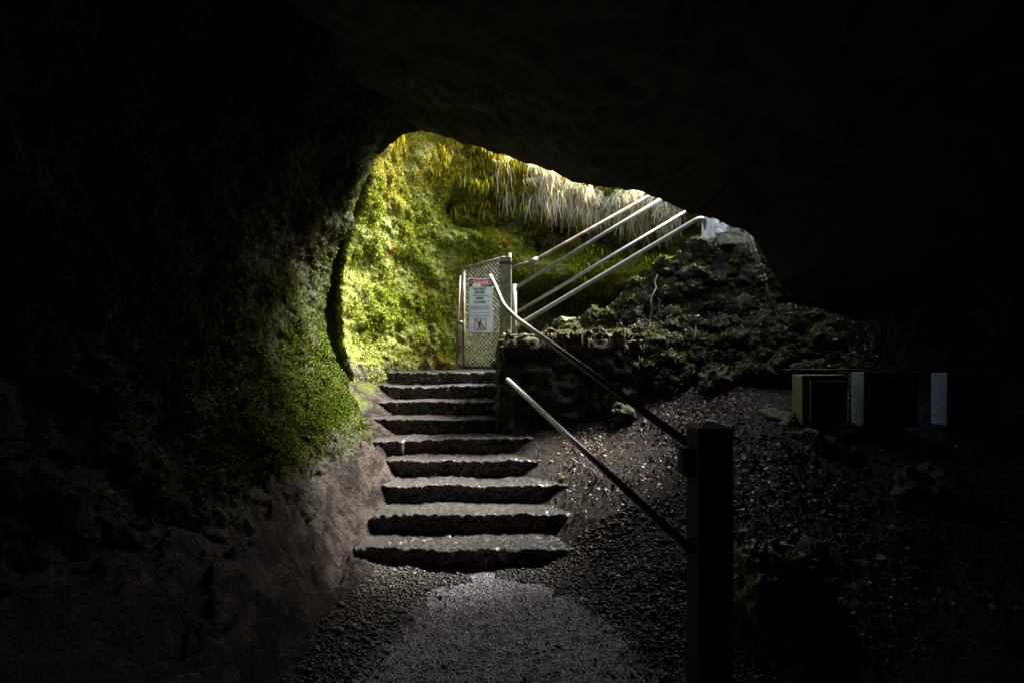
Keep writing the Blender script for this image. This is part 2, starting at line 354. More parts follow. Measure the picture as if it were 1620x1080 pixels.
# ------------------------------------------------------------------ left cave wall (its rear edge makes the dark crevice)
EZ = np.array([-.5, .3, .65, .91, 1.33, 1.69, 2.145, 2.47, 2.86, 3.185, 3.575, 3.78, 4.02, 4.6])
EX = np.array([-1.2, -1.25, -1.37, -1.495, -1.70, -1.83, -1.90, -1.885, -1.755, -1.625, -1.495, -1.42, -1.2, -.8])
plan = [(-3.6, 6.0, 0), (-2.9, 5.72, 0), (-2.3, 5.52, .6), (-2.02, 5.42, 1), (-1.88, 5.2, 1), (-1.90, 4.9, 1), (-1.98, 4.3, .9), (-2.0, 3.5, .75), (-2.15, 2.4, .6), (-2.5, 1, .5), (-3.0, -1, .4), (-3.4, -3.5, .3), (-3.0, -6.5, .2)]
pl = catmull(plan, 1000); nv = 480
zz = np.linspace(-.4, 4.5, nv); G = np.zeros((1000, nv, 3))
ez = np.interp(zz, EZ, EX)+1.88
G[..., 0] = pl[:, 0:1]+pl[:, 2:3]*ez[None]; G[..., 1] = pl[:, 1:2]; G[..., 2] = zz[None]
n = normals(G); n *= np.sign((n[..., 0]*1.0).mean()) if True else 1
pf = G.reshape(-1, 3)
d = .10*fbm(pf, 1.1, 5, 41)+.05*fbm(pf, 4, 4, 42)+.018*fbm(pf, 13, 4, 43)+.009*fbm(pf, 38, 2, 45)-.10*np.clip(ridged(pf*np.array([1, 1, 1.6]), 1.0, 4, 44)-.72, 0, 1)*2
edge = np.exp(-((pl[:, 1]-5.2)/.22)**2)*(pl[:, 0] > -2.05)
d = d.reshape(1000, nv)*(1-.45*edge[:, None]); jag = .055*fbm(np.stack([zz*0, zz*0, zz], 1), 5, 6, 47, .65)
G[..., 0] += (edge[:, None]*jag[None])
G = G+n*d[..., None]; LW = G
me = mesh_from('cave_wall', G.reshape(-1, 3), gridF(1000, nv), M['rock'])
pf = G.reshape(-1, 3)
lm = sstep(pf[:, 1], 2.6, 4.4)*(sstep(pf[:, 2], .75, 1.15)*.75)*(1-.35*sstep(pf[:, 2], 2.2, 2.6))
setattr_(me, 'moss', lm)
tag(link('cave_wall', me), 'dark near rock wall of the cave with green algae patch', kind='structure')

# ------------------------------------------------------------------ far mossy wall
plan = [(-3.6, 6.3, 1), (-2.8, 6.2, 1), (-2.2, 6.12, 1), (-1.99, 6.0, 1), (-1.92, 6.12, .95), (-1.72, 6.6, .6), (-1.38, 7.1, .3), (-.85, 7.62, .0), (0, 8.15, 0), (1, 8.5, 0), (2.3, 8.6, 0), (3.4, 8.2, 0), (4.1, 7.3, 0), (4.6, 6.2, 0), (5.4, 5.2, 0)]
NU, NV = 900, 420
pl = catmull(plan, NU); zz = np.linspace(.5, 5.9, NV); G = np.zeros((NU, NV, 3))
E2Z = [.3, .8, 1.28, 1.69, 2.13, 2.65, 3.05, 3.46, 3.83, 4.3, 5.3]; E2X = np.array([-1.55, -1.62, -1.83, -1.93, -2.01, -1.98, -1.87, -1.73, -1.61, -1.45, -1.2])+1.98
lean = np.interp(zz, E2Z, E2X)
zt_ = np.interp(pl[:, 0], [-.8, .2, 1, 3], [4.95, 4.75, 4.6, 4.5]); G[..., 0] = pl[:, 0:1]+pl[:, 2:3]*lean[None]; G[..., 1] = pl[:, 1:2]; G[..., 2] = .5+(zt_[:, None]-.5)*np.clip((zz[None]-.5)/4.45, 0, 1)
n = normals(G); nfix = int(NV*4.40/5.4); n[:, nfix:] = n[:, nfix-1:nfix]
if n[600, 200, 1] > 0: n = -n
pf = G.reshape(-1, 3); xx = pf[:, 0]; z_ = pf[:, 2]
zw = z_+.18*fbm(pf*np.array([1, 1, 0]), 1.1, 3, 51)
rt = sstep(xx, -.5, .5)
prof = np.interp(zw, [.5, 1.5, 2.3, 2.75, 2.92, 3.08, 3.25, 3.45, 3.75, 4.0, 4.2, 4.6, 5.3], [-.5, -.55, -.6, -.35, .22, .32, .12, -.22, -.2, .15, .38, .50, .55])
prof2 = np.interp(zw, [.5, 2.6, 3.2, 3.45, 3.7, 3.95, 4.2, 4.5, 5.3], [0, 0, .12, .20, -.30, -.38, .12, .34, .40])
mid = sstep(xx, -1.2, -.6)
d = prof*rt+prof2*mid*(1-rt)
amp = .5+.8*sstep(z_, 3.1, 3.6)*mid
d = d+amp*(.20*fbm(pf, 1.5, 4, 52)+.12*fbm(pf, 3.6, 4, 53)+.045*fbm(pf, 11, 3, 54)+.02*fbm(pf, 28, 2, 55))
d = d.reshape(NU, NV); ed = np.exp(-((pl[:, 1]-6.0)/.15)**2); d *= (1-.6*ed[:, None]); jag = .05*fbm(np.stack([zz*0, zz*0, zz], 1), 4, 6, 58, .65); G[..., 0] += ed[:, None]*jag[None]
G = G+n*d[..., None]; back = np.clip(zz-4.95, 0, 1)*1.4; G -= n*np.array([1, 1, 0])*back[None, :, None]; G[..., 2] += .10*back[None]**.7; FW = G; FN = normals(G)
if FN[600, 200, 1] > 0: FN = -FN
pf = G.reshape(-1, 3)
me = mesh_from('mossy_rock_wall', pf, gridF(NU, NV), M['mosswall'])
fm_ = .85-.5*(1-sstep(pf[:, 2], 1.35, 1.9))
imask = np.repeat(sstep(np.arange(NU), np.argmin(pl[:200, 1])-16, np.argmin(pl[:200, 1])-3)[:, None], NV, 1)  # keeps moss colour out of the crevice so its shade reads dark
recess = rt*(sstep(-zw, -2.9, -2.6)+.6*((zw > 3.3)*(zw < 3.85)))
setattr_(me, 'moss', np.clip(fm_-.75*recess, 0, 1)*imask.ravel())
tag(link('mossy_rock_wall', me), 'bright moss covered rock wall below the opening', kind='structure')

# ------------------------------------------------------------------ roof, lip of the opening, land above
near = [(600,245,5.35),(640,209,5.3),(665,204,5.3),(700,217,5.25),(760,234,5.2),(810,247,5.2),(850,261,5.2),(900,284,5.15),(950,297,5.12),(1010,304,5.1),(1050,319,5.05),(1100,339,5.0),(1150,357,4.95),(1185,371,4.93),(1206,400,4.92),(1228,446,4.9),(1275,486,4.9),(1370,508,4.9)]
rim = [tuple(P(*q)) for q in near]+[(3.75,5.3,2.3),(3.8,6.2,3.2),(3.6,7.2,4.0),(2.9,8.05,4.5),(1.5,8.2,4.65),(.3,8.0,4.85),(-.55,7.4,5.0),(-1.15,6.9,5.1),(-1.5,6.5,4.95),(-1.62,6.1,4.45),(-1.58,5.7,3.95)]
rim = np.array(rim+[rim[0]]); nr = 900
dd = np.r_[0, np.cumsum(np.linalg.norm(np.diff(rim, axis=0), axis=1))]; tt = np.linspace(0, dd[-1], nr+1)[:-1]
RM = np.stack([np.interp(tt, dd, rim[:, k]) for k in range(3)], 1)
for _ in range(3): RM = (np.roll(RM, 1, 0)+2*RM+np.roll(RM, -1, 0))/4
RM[:, 2] += (.022*fbm(RM, 3, 3, 67)+.016*fbm(RM, 13, 4, 68))*(RM[:, 1] < 5.6)
cen = np.array([.9, 6.5]); dirv = RM[:, :2]-cen; ang = np.arctan2(dirv[:, 1], dirv[:, 0])
Bd = np.stack([.5+9.5*np.cos(ang), 2.5+10*np.sin(ang)], 1)
ns = 170; s = np.linspace(0, 1, ns)**1.5
G = np.zeros((nr, ns, 3))
G[..., :2] = RM[:, None, :2]*(1-s[None, :, None])+Bd[:, None]*s[None, :, None]
zin = RM[:, 2:3]+.45*np.sin(np.clip(s*3, 0, 1)*math.pi/2)[None]*sstep(4.2-RM[:, 2:3], 0, .6)*(RM[:, 1:2] < 5.6)
G[..., 2] = zin*(1-s[None]**3)+(-1.0)*s[None]**3
pf = G.reshape(-1, 3); fall = np.repeat(sstep(s, 0, .06)[None], nr, 0).ravel()
farside = np.repeat((RM[:, 1] > 5.6)[:, None], ns, 1).ravel()
G[..., 2] += (fall*(1-farside)*(.12*np.abs(fbm(pf, 1.0, 5, 61))+.05*np.abs(fbm(pf, 5, 4, 62)))+.012*fbm(pf, 9, 4, 63)).reshape(nr, ns)
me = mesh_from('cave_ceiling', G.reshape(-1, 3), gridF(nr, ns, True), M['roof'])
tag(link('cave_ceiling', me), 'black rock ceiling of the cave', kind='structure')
# lip going up to the land, then land out to the horizon
nl = 60; u = np.linspace(0, 1, nl); out = dirv/np.linalg.norm(dirv, axis=1, keepdims=True)
nearside = sstep(6.0-RM[:, 1], 0, .6)[:, None]
grow = .15+.95*nearside
L = np.zeros((nr, nl, 3)); L[..., :2] = RM[:, None, :2]+out[:, None]*(grow*u[None])[..., None]
L[..., 2] = RM[:, 2:3]*(1-u[None])+4.95*u[None]
pf = L.reshape(-1, 3); k_ = (np.sin(u*math.pi)[None]*(.14*fbm(pf, 2.5, 5, 65)).reshape(nr, nl))
L[..., :2] += out[:, None]*np.abs(k_)[..., None]
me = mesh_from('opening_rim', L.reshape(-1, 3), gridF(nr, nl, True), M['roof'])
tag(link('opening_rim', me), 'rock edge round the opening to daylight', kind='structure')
no = 60; g = np.geomspace(1, 120, no)-1
T = np.zeros((nr, no, 3)); T[..., :2] = L[:, -1:, :2]+out[:, None]*g[None, :, None]; T[..., 2] = 4.95
pf = T.reshape(-1, 3); T[..., 2] += (sstep(g, 0, 1)[None]*(.2*fbm(pf, .3, 4, 66)).reshape(nr, no))
tag(link('land_above', mesh_from('land_above', T.reshape(-1, 3), gridF(nr, no, True), M['terrain'])), 'land surface above the cave', kind='structure')

# ------------------------------------------------------------------ scattering
def surf_points(G, Nrm, dens, count, rg):
    nu, nv = G.shape[:2]
    a = np.linalg.norm(np.cross(G[1:, :-1]-G[:-1, :-1], G[:-1, 1:]-G[:-1, :-1]), axis=2)*dens[:-1, :-1]
    pr = a.ravel()/a.sum(); k = rg.choice(len(pr), count, p=pr); i, j = k//(nv-1), k % (nv-1)
    u, v = rg.random((2, count, 1))
    p = (G[i, j]*(1-u)+G[i+1, j]*u)*(1-v)+(G[i, j+1]*(1-u)+G[i+1, j+1]*u)*v
    return p, Nrm[i, j]
def leaf_mesh(name, p, n, size, m, droop=.5, lift=.01, aspect=.6, rg=rng, rough=.8, tips=True):
    k = len(p); r = rg.normal(size=(k, 3))*rough; dirn = n*.8+r; dirn[:, 2] -= droop
    dirn -= n*(np.sum(dirn*n, 1, keepdims=True))*.45
    dirn /= np.linalg.norm(dirn, axis=1, keepdims=True)
    side = np.cross(dirn, n+rg.normal(size=(k, 3))*.4); side /= np.linalg.norm(side, axis=1, keepdims=True)+1e-9
    s = (size*rg.lognormal(0, .35, k))[:, None]
    nn = np.cross(side, dirn)
    a = p+n*lift-dirn*s*.2; b = a+dirn*s*.55+side*s*aspect*.5+nn*s*.12; c = a+dirn*s; d = a+dirn*s*.55-side*s*aspect*.5+nn*s*.12
    V = np.stack([a, b, c, d], 1).reshape(-1, 3); F = np.arange(4*k).reshape(k, 4)
    F = np.concatenate([F[:, [0, 1, 2]], F[:, [0, 2, 3]]])
    return mesh_from(name, V, F, m, smooth=False)
# moss on the far wall
z = FW[..., 2]; x = FW[..., 0]
lay = (fbm(FW.reshape(-1, 3), 2.6, 4, 71).reshape(NU, NV))
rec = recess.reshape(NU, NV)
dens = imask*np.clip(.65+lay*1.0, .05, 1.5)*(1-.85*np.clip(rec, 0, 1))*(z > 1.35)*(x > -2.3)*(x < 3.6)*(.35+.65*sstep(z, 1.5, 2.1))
pp, nn = surf_points(FW, FN, dens, 360000, rng)
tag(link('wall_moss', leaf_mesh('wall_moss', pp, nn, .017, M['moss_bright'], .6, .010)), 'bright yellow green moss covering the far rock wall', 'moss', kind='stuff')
# green patch on the near wall
LN = normals(LW)
if LN[600, 240, 0] < 0: LN = -LN
z = LW[..., 2]; y = LW[..., 1]; lay = fbm(LW.reshape(-1, 3), 2.4, 4, 72).reshape(z.shape)
dens = np.clip(.45+lay*1.2, 0.05, 1.5)*sstep(z, .75, 1.2)*(1-.40*sstep(z, 1.95, 2.6))*sstep(y, 2.0, 3.4)*(y < 5.7)*(LW[..., 0] > -2.3)+.10*(z > .8)*(y > 2.5)*(y < 5.7)
pp, nn = surf_points(LW, LN, dens, 300000, rng)
tag(link('green_algae', leaf_mesh('green_algae', pp, nn, .014, M['moss_green'], .4, .004)), 'patch of small green plants on the dark near wall', 'moss', kind='stuff')
# ground scatter helpers
def ground_pts(count, x0, x1, y0, y1, dens, rg):
    x = rg.uniform(x0, x1, count); y = rg.uniform(y0, y1, count); k = rg.random(count) < dens(x, y); x, y = x[k], y[k]
    z = ground_z(x, y); e = .012; nx = -(ground_z(x+e, y)-z)/e; ny = -(ground_z(x, y+e)-z)/e
    n = np.stack([nx, ny, np.ones_like(nx)], 1); n /= np.linalg.norm(n, axis=1, keepdims=True)
    return np.stack([x, y, z], 1), n
def pebbles(name, p, n, size, m, rg):
    bm = bmesh.new(); bmesh.ops.create_icosphere(bm, subdivisions=1, radius=1); bv = np.array([v.co[:] for v in bm.verts]); bf = np.array([[v.index for v in f.verts] for f in bm.faces]); bm.free()
    k = len(p); V = bv[None]*(1+rg.normal(size=(k, len(bv), 1))*.16)*rg.uniform(.55, 1.3, (k, 1, 3))*np.array([1, 1, .62])
    a = rg.uniform(0, 6.28, k); ca, sa = np.cos(a)[:, None], np.sin(a)[:, None]
    V = np.stack([V[..., 0]*ca-V[..., 1]*sa, V[..., 0]*sa+V[..., 1]*ca, V[..., 2]], -1)
    s = (size*rg.lognormal(0, .4, k))[:, None, None]; V = V*s+p[:, None]+n[:, None]*s*.15
    F = bf[None]+(np.arange(k)*len(bv))[:, None, None]
    return mesh_from(name, V.reshape(-1, 3), F.reshape(-1, 3), m, smooth=False)
def d_grav(x, y):
    c = np.interp(y, [2, 2.8, 3.4, 4.2], [-.1, -.02, -.12, -.3]); wdt = np.interp(y, [2, 2.9, 3.4, 3.65, 3.75], [.95, .80, .6, .45, .1])
    e = np.abs(x-c); return np.clip(sstep(e, wdt*.75, wdt*1.1), .03, 1)*(1-sstep(-x, 1.0, 1.12))*(1-.7*sstep(x, .9, 1.6))
pp, nn = ground_pts(40000, -1.15, 1.6, 2.3, 4.1, d_grav, rng)
tag(link('gravel', pebbles('gravel', pp, nn, .0075, M['pebble'], rng)), 'loose dark wet gravel beside the path', 'gravel', kind='stuff')
def d_lit(x, y):
    a = sstep(x, .25, .8)*(1-.5*sstep(-y, -3.6, -2.6))
    b = fbm(np.stack([x, y, x*0], 1), 1.8, 3, 81); t = np.clip(.5+b*.9, .05, 1)
    wall = ~((x < 1.3) & (y > 5.45) & (y < 6.35)); return a*t*wall*(1-.95*sstep(x, 1.9, 2.7)*(y < 5.2))*(1-.75*(y > 6.15))  # pale leaves thinned at far right to darken the slope like shade
pp, nn = ground_pts(60000, .2, 4.2, 2.3, 6.5, d_lit, rng)
def litter_mesh(name, pp, nn, size, rg, up=.6):
    k = len(pp); up_ = nn+rg.normal(size=(k, 3))*up*.6; up_ /= np.linalg.norm(up_, axis=1, keepdims=True)
    dd = np.cross(up_, rg.normal(size=(k, 3))); dd /= np.linalg.norm(dd, axis=1, keepdims=True); ss = np.cross(up_, dd)
    s = (size*rg.lognormal(0, .4, k))[:, None]; q = pp+nn*.006; asp = rg.uniform(.25, .5, (k, 1)); cu = rg.uniform(-.1, .35, (k, 1))
    V = np.stack([q-dd*s*.6+up_*s*cu*.6, q-dd*s*.1+ss*s*asp+up_*s*cu*.4, q+dd*s*.6+up_*s*cu*.4, q-dd*s*.1-ss*s*asp+up_*s*cu*.3, q], 1)
    F = np.array([[0, 4, 1], [1, 4, 2], [2, 4, 3], [3, 4, 0]])[None]+(np.arange(k)*5)[:, None, None]
    return mesh_from(name, V.reshape(-1, 3), F.reshape(-1, 3), M['litter'], smooth=False)
tk = 5000; tx = rng.uniform(.3, 3.6, tk); ty = rng.uniform(5.86, 6.12, tk); tp = np.stack([tx, ty, ground_z(tx, ty)+rng.uniform(0, .05, tk)], 1); pp = np.r_[pp, tp]; nn = np.r_[nn, np.tile([[0, -.3, .95]], (tk, 1))]
wk = 2600; wp = np.stack([rng.uniform(-.12, 1.45, wk), rng.uniform(5.5, 6.1, wk), np.full(wk, 1.905)], 1); pp = np.r_[pp, wp]; nn = np.r_[nn, np.tile([[0, 0, 1.]], (wk, 1))]
tag(link('leaf_litter', litter_mesh('leaf_litter', pp, nn, .018, rng)), 'fallen brown leaves covering the soil slope', 'leaf litter', kind='stuff')
# litter and moss on top of the retaining wall & terrace crest
def d_mm(x, y): return (y > 5.75)*(y < 6.5)*(x > .2)*(x < 4)*1.*np.clip(.5+1.2*fbm(np.stack([x, y, x*0], 1), 3, 3, 83), 0, 1)*np.where(y > 6.15, 1, .25)
pp, nn = ground_pts(52000, .2, 4, 5.75, 6.5, d_mm, rng)
tag(link('mound_moss', leaf_mesh('mound_moss', pp, nn, .022, M['moss_dark'], -.4, .004)), 'dark moss and small weeds growing over the rubble mound', 'moss', kind='stuff')

# ------------------------------------------------------------------ staircase
st = empty('stone_staircase', (-.4, 4, 0), 'flight of nine worn wet stone steps climbing to the gate', 'staircase')
ends = [(-1.23,.60),(-1.18,.62),(-1.22,.55),(-1.26,.45),(-1.50,.20),(-1.60,-.12),(-1.66,-.12),(-1.68,-.12),(-1.72,-.12)]
H, TD = .163, .32
for k, (xl, xr) in enumerate(ends):
    y0 = 4+k*TD; z1 = (k+1)*H; dep = TD+.14 if k < 8 else 1.9
    prof = [(0.03, -.12)]+[(.012, a) for a in np.linspace(0.0, .12, 12)]+[(0+.012*(1-math.cos(a)), H-.016+.016*math.sin(a)) for a in np.linspace(0, 1.57, 5)]+[(b_, H) for b_ in np.linspace(.025, dep, 44 if k < 8 else 80)]+[(dep, -.1)]
    prof = np.array(prof); nx_ = int((xr-xl)/.009); xs = np.linspace(xl-.06, xr+.06, nx_)
    G = np.zeros((nx_, len(prof), 3)); G[..., 0] = xs[:, None]; G[..., 1] = y0+prof[None, :, 0]; G[..., 2] = z1-H+prof[None, :, 1]
    pf = G.reshape(-1, 3); w1 = np.stack([xs, xs*0+k*3.7, xs*0], 1)
    bow = .030*fbm(w1, 2.2, 3, 91)+.016*fbm(w1, 9, 3, 92); top = .014*fbm(w1, 3, 3, 93)
    lip = np.exp(-((prof[:, 0])/.05)**2)
    G[..., 1] += bow[:, None]*np.clip(1-prof[None, :, 0]/.15, 0, 1)
    G[..., 2] += (top[:, None]-.006*np.abs(fbm(w1, 14, 2, 94))[:, None]*lip[None])*(prof[None, :, 1] > .05)
    G[..., 2] += (.007*fbm(pf, 9, 3, 95)+.009*fbm(pf, 38, 3, 97)).reshape(G.shape[:2])*(prof[None, :, 1] > .05); G[..., 1] -= (.014*fbm(pf, 14, 3, 96)+.012*fbm(pf, 38, 3, 98)).reshape(G.shape[:2])*(prof[None, :, 1] < .15)
    er = np.clip(np.minimum(xs-xs[0], xs[-1]-xs)/.12, 0, 1); G[..., 2] -= ((1-er)**2*.03)[:, None]
    if k < 8:  # treads slump and curl at their ends
        G[..., 1] += (.05*(1-er)**2)[:, None]
    if k == 4: G[..., 1] -= (.09*(xs < -1.12))[:, None]*(prof[None, :, 0] < .1)
    V = list(G.reshape(-1, 3)); F = gridF(nx_, len(prof)).tolist()
    me = mesh_from('step', np.array(V), np.array(F), M['step'])
    o = link('step' if k < 8 else 'landing', me, st); o.matrix_parent_inverse = Matrix.Translation(-Vector(st.location))

# second flight (behind the mound)
st2 = empty('upper_staircase', (.2, 6.95, 1.47), 'short upper flight of concrete steps under the four rails', 'staircase')
for k in range(10):
    bm = bmesh.new(); box(bm, (.30+.305*k+.2, 7.0, 1.47+.18*(k+1)-.09), (.42, .86, .176), bev=.012)
    bm_obj('step', bm, M['conc'], st2)

# ------------------------------------------------------------------ retaining wall
def rock_block(name, lo, hi, res, amp, m, seed):
    lo, hi = np.array(lo, float), np.array(hi, float); bm = bmesh.new()
    dims = hi-lo; c = (lo+hi)/2
    bmesh.ops.create_cube(bm, size=1, matrix=Matrix.Translation(c) @ Matrix.Diagonal((*dims, 1)))
    bmesh.ops.bevel(bm, geom=bm.edges[:], offset=.06, segments=3, affect='EDGES')
    for ax in range(3):
        for v in np.arange(lo[ax]+res, hi[ax], res):
            co = [0, 0, 0]; co[ax] = v; no_ = [0, 0, 0]; no_[ax] = 1
            bmesh.ops.bisect_plane(bm, geom=bm.verts[:]+bm.edges[:]+bm.faces[:], plane_co=co, plane_no=no_)
    bm.normal_update(); V = np.array([v.co[:] for v in bm.verts]); Nn = np.array([v.normal[:] for v in bm.verts])
    d = amp*(.6*fbm(V, 3, 4, seed)-.5*np.clip(ridged(V, 3.2, 3, seed+5)-.5, 0, 1)+.35*fbm(V, 12, 3, seed+9))
    V = V+Nn*d[:, None]
    for v, q in zip(bm.verts, V): v.co = q
    for f in bm.faces: f.smooth = True
    return bm_obj(name, bm, m)
tag(rock_block('retaining_wall', (-.14, 5.5, .3), (1.45, 6.42, 1.90), .03, .11, M['wallrock'], 101),
    'black lava rock retaining wall with mossy top beside the steps', 'retaining wall')

# ------------------------------------------------------------------ boulders
def boulder_mesh(seed, sub=4, rough=.42, m=None):
    bm = bmesh.new(); bmesh.ops.create_icosphere(bm, subdivisions=sub, radius=1)
    V = np.array([v.co[:] for v in bm.verts]); o_ = seed*7.7
    q = V.copy(); rg = np.random.default_rng(seed)
    for _ in range(9):       # flat broken faces
        nrm = rg.normal(size=3); nrm /= np.linalg.norm(nrm); h = rg.uniform(.55, .85); t_ = q@nrm
        q -= np.clip(t_-h, 0, None)[:, None]*nrm*.85
    q = q*(1+rough*(.6*fbm(V+o_, 1.3, 3, seed)+.55*fbm(V+o_, 3.5, 5, seed+3)+.25*fbm(V+o_, 12, 3, seed+4)))[:, None]
    for v, c in zip(bm.verts, q): v.co = c
    me = bpy.data.meshes.new('boulder'); 
    for f in bm.faces: f.smooth = True
    bm.to_mesh(me); bm.free(); me.materials.append(m or M['boulder']); return me
BM = [boulder_mesh(s_) for s_ in range(10)]
def boulder_moss(me, seed, count=1100, thr=-.05, mt='moss_dark'):
    rg_ = np.random.default_rng(900+seed); fc = np.array([f.center[:] for f in me.polygons]); fn = np.array([f.normal[:] for f in me.polygons]); fa = np.array([f.area for f in me.polygons])
    w_ = fa*np.clip(fn[:, 2]-thr+.6*fbm(fc+seed, 2, 3, seed), 0, 1)+1e-9; k = rg_.choice(len(w_), count, p=w_/w_.sum())
    return leaf_mesh('moss', fc[k]+rg_.normal(size=(count, 3))*.05, fn[k], .15, M[mt], -.2, .0, .6, rg_)
BMM = {me.name: boulder_moss(me, i) for i, me in enumerate(BM)}
def rock(me, x, y, z, s, label, group=None, rg=random, flat=.75, moss=None):
    o = link('boulder', me); o.location = (x, y, z); o.scale = (s*rg.uniform(.85, 1.2), s*rg.uniform(.8, 1.1), s*rg.uniform(flat*.85, flat*1.2))
    o.rotation_euler = (rg.uniform(-.65, .65), rg.uniform(-.65, .65), rg.uniform(0, 6.28))
    if moss if moss is not None else group: c_ = link('moss', BMM[me.name]); c_.parent = o; c_['kind'] = 'stuff'
    return tag(o, label, 'boulder', group)
gz = lambda x, y: float(ground_z(np.array([x]), np.array([y]))[0])
random.seed(11)
for i in range(128):          # face of the rubble wall
    x = 1.1+2.7*(i % 32)/32+random.uniform(-.08, .08); row = i//32
    y = 5.55+.12*row+random.uniform(-.04, .04); z = np.interp(x, [1, 2, 3, 4], [1.25, 1.45, 1.5, 1.5])+.19*row*np.interp(x, [1, 2.6], [1.05, .95])+random.uniform(-.04, .04)
    z = min(z, np.interp(x, TX, TZ)-.02)
    if row == 0 and 1.25 < x < 1.6: continue
    rock(BM[i % 10], x, y, z, BS := random.choice((.06, .08, .10, .13, .17)), ('large', 'small')[int(BS < .12)]+' dark mossy lava rock in the '+('lowest', 'second', 'third', 'top')[row]+' course of the rubble wall, '+('left end' if x < 1.8 else 'midway' if x < 2.6 else 'above cabinets'), 'mossy rocks stacked in the rubble wall')
for i in range(90):          # upper mound
    x = .5+3.0*i/90+random.uniform(-.06, .06); y = 6.33+random.uniform(-.16, .06)
    rock(BM[(i*3) % 10], x, y, gz(x, y)-.02+(0, -.1, -.04)[i % 3], random.choice((.05, .07, .09, .12, .16)), 'mossy rock on the crest of the mound, '+('low end by the pale fern' if x < 1.2 else 'under the lowest rail' if x < 2.2 else 'near the concrete blocks'), 'mossy rocks on the mound')
for i in range(80):          # steep upper face of the mound
    x = random.uniform(1.2, 3.4); y = random.uniform(6.10, 6.36)
    rock(BM[(i*7) % 10], x, y, gz(x, y)-.03, random.choice((.05, .08, .11, .15, .2)), 'dark broken rock in the steep upper face of the mound, '+('left' if x < 2 else 'middle' if x < 2.6 else 'right')+' part', 'rocks in the steep upper face of the mound')
rock(BM[3], 2.12, 5.35, 1.42, .20, 'brown bare rock at the foot of the rubble wall above the leaf slope')
rock(BM[4], 2.45, 4.75, 1.02, .26, 'large rough grey rock left of the tan cabinet')
o = rock(boulder_mesh(33, 5, .25, M['tanrock']), 1.40, 2.75, .42, .26, 'tan brown boulder low down right of the near post', flat=.95)
rock(BM[6], 1.85, 3.0, .38, .26, 'dark rock behind the tan boulder'); rock(BM[1], 2.5, 4.1, .82, .30, 'dark rock on the slope below the cabinets')
rock(BM[2], 1.15, 5.33, 1.05, .14, 'small dark rock leaning on the foot of the retaining wall')
rock(BM[7], 2.9, 3.6, .66, .34, 'dark rock lying far right in the shade')
rock(BM[5], 3.0, 4.55, .95, .16, 'pale brown rock under the gap between tan and green cabinets')
rock(BM[8], -.17, 6.62, 1.56, .10, 'pale round stone on the landing at the foot of the gate post')

# ------------------------------------------------------------------ near railing
def pipe(name, pts, r, m, parent, n=12):
    bm = bmesh.new(); tube(bm, smoothpath(pts), r, n); return bm_obj(name, bm, m, parent)
hr = empty('handrail', (.9, 2.35, .1), 'two pipe handrail of the stone steps fixed to a thick dark timber post', 'handrail')
D0 = 2.32
pipe('top_rail', [P(776, 436, 6.05), P(779, 443, 5.3), P(797, 484, 5.05), P(818, 504, 4.9), P(1103, 712, D0+.06)], .0215, M['dullpipe'], hr)
pipe('bottom_rail', [P(803, 600, 4.6), P(1094, 870, D0)], .0215, M['silver'], hr)
bm = bmesh.new(); box(bm, (.916, D0+.03, .60), (.158, .158, 1.49), bev=.006); post = bm_obj('post', bm, M['darkwood'], hr)
bm = bmesh.new()
cz = 1.345; hw = .084; c0 = [bm.verts.new((.916+a*hw, D0+.03+b_*hw, cz)) for a, b_ in ((-1,-1),(1,-1),(1,1),(-1,1))]; c1 = [bm.verts.new((.916+a*hw, D0+.03+b_*hw, cz+.012)) for a, b_ in ((-1,-1),(1,-1),(1,1),(-1,1))]; ap = bm.verts.new((.916, D0+.03, cz+.036))
bm.faces.new(c0[::-1])
for i in range(4): bm.faces.new((c0[i], c0[(i+1) % 4], c1[(i+1) % 4], c1[i])); bm.faces.new((c1[i], c1[(i+1) % 4], ap))
cap = bm_obj('post_cap', bm, M['capwood']); cap.parent = post; cap.matrix_parent_inverse = post.matrix_world.inverted() if False else Matrix.Translation(-Vector(hr.location)) @ Matrix()
cap.parent = hr; cap.matrix_parent_inverse = Matrix.Translation(-Vector(hr.location))
bm = bmesh.new(); box(bm, tuple(P(1085, 728, D0+.05)), (.05, .08, .13), bev=.006); bm_obj('bracket', bm, M['darkwood'], hr)

# upper flight railings
ra = empty('stair_railing', P(830, 500, 7), 'farther pair of thin brown pipe rails rising right, one with a joint near the gate', 'railing')
pipe('top_rail', [P(806, 425, 6.9), P(848, 411, 7.0), P(1050, 297, 7.0)], .022, M['rust'], ra)
pipe('bottom_rail', [P(818, 494, 6.9), P(1110, 320, 7.0)], .023, M['steel'], ra)
bm = bmesh.new(); tube(bm, [P(838, 414.5, 6.98), P(850, 410, 7.0)], .035, 12); bm_obj('joint', bm, M['whitepipe'], ra)
rb_ = empty('stair_railing', P(815, 520, 6.5), 'nearer pair of pale pipe rails rising right from the white end post', 'railing')
pipe('top_rail', [P(811, 458, 6.5), P(1075, 297, 6.5)], .023, M['whitepipe'], rb_)
pipe('bottom_rail', [P(815, 521, 6.5), P(822, 513, 6.5), P(1104, 346, 6.5), P(1113, 346, 6.55), P(1119, 368, 6.6)], .027, M['whitepipe'], rb_)
pipe('end_post', [P(813, 450, 6.5), P(814, 560, 6.5)], .036, M['whitepipe'], rb_)

_g = random.Random(3)
# gate post with strap
gp = empty('gate_post', (-.077, 6.15, 1.88), 'square grey green timber post with black band on the wall beside the gate', 'post')
bm = bmesh.new(); box(bm, (-.077, 6.15, 2.36), (.135, .135, 1.00), bev=.006); bm_obj('timber', bm, M['wood'], gp)
bm = bmesh.new(); box(bm, (-.077, 6.15, 2.785), (.141, .141, .035)); bm_obj('band', bm, M['black'], gp)

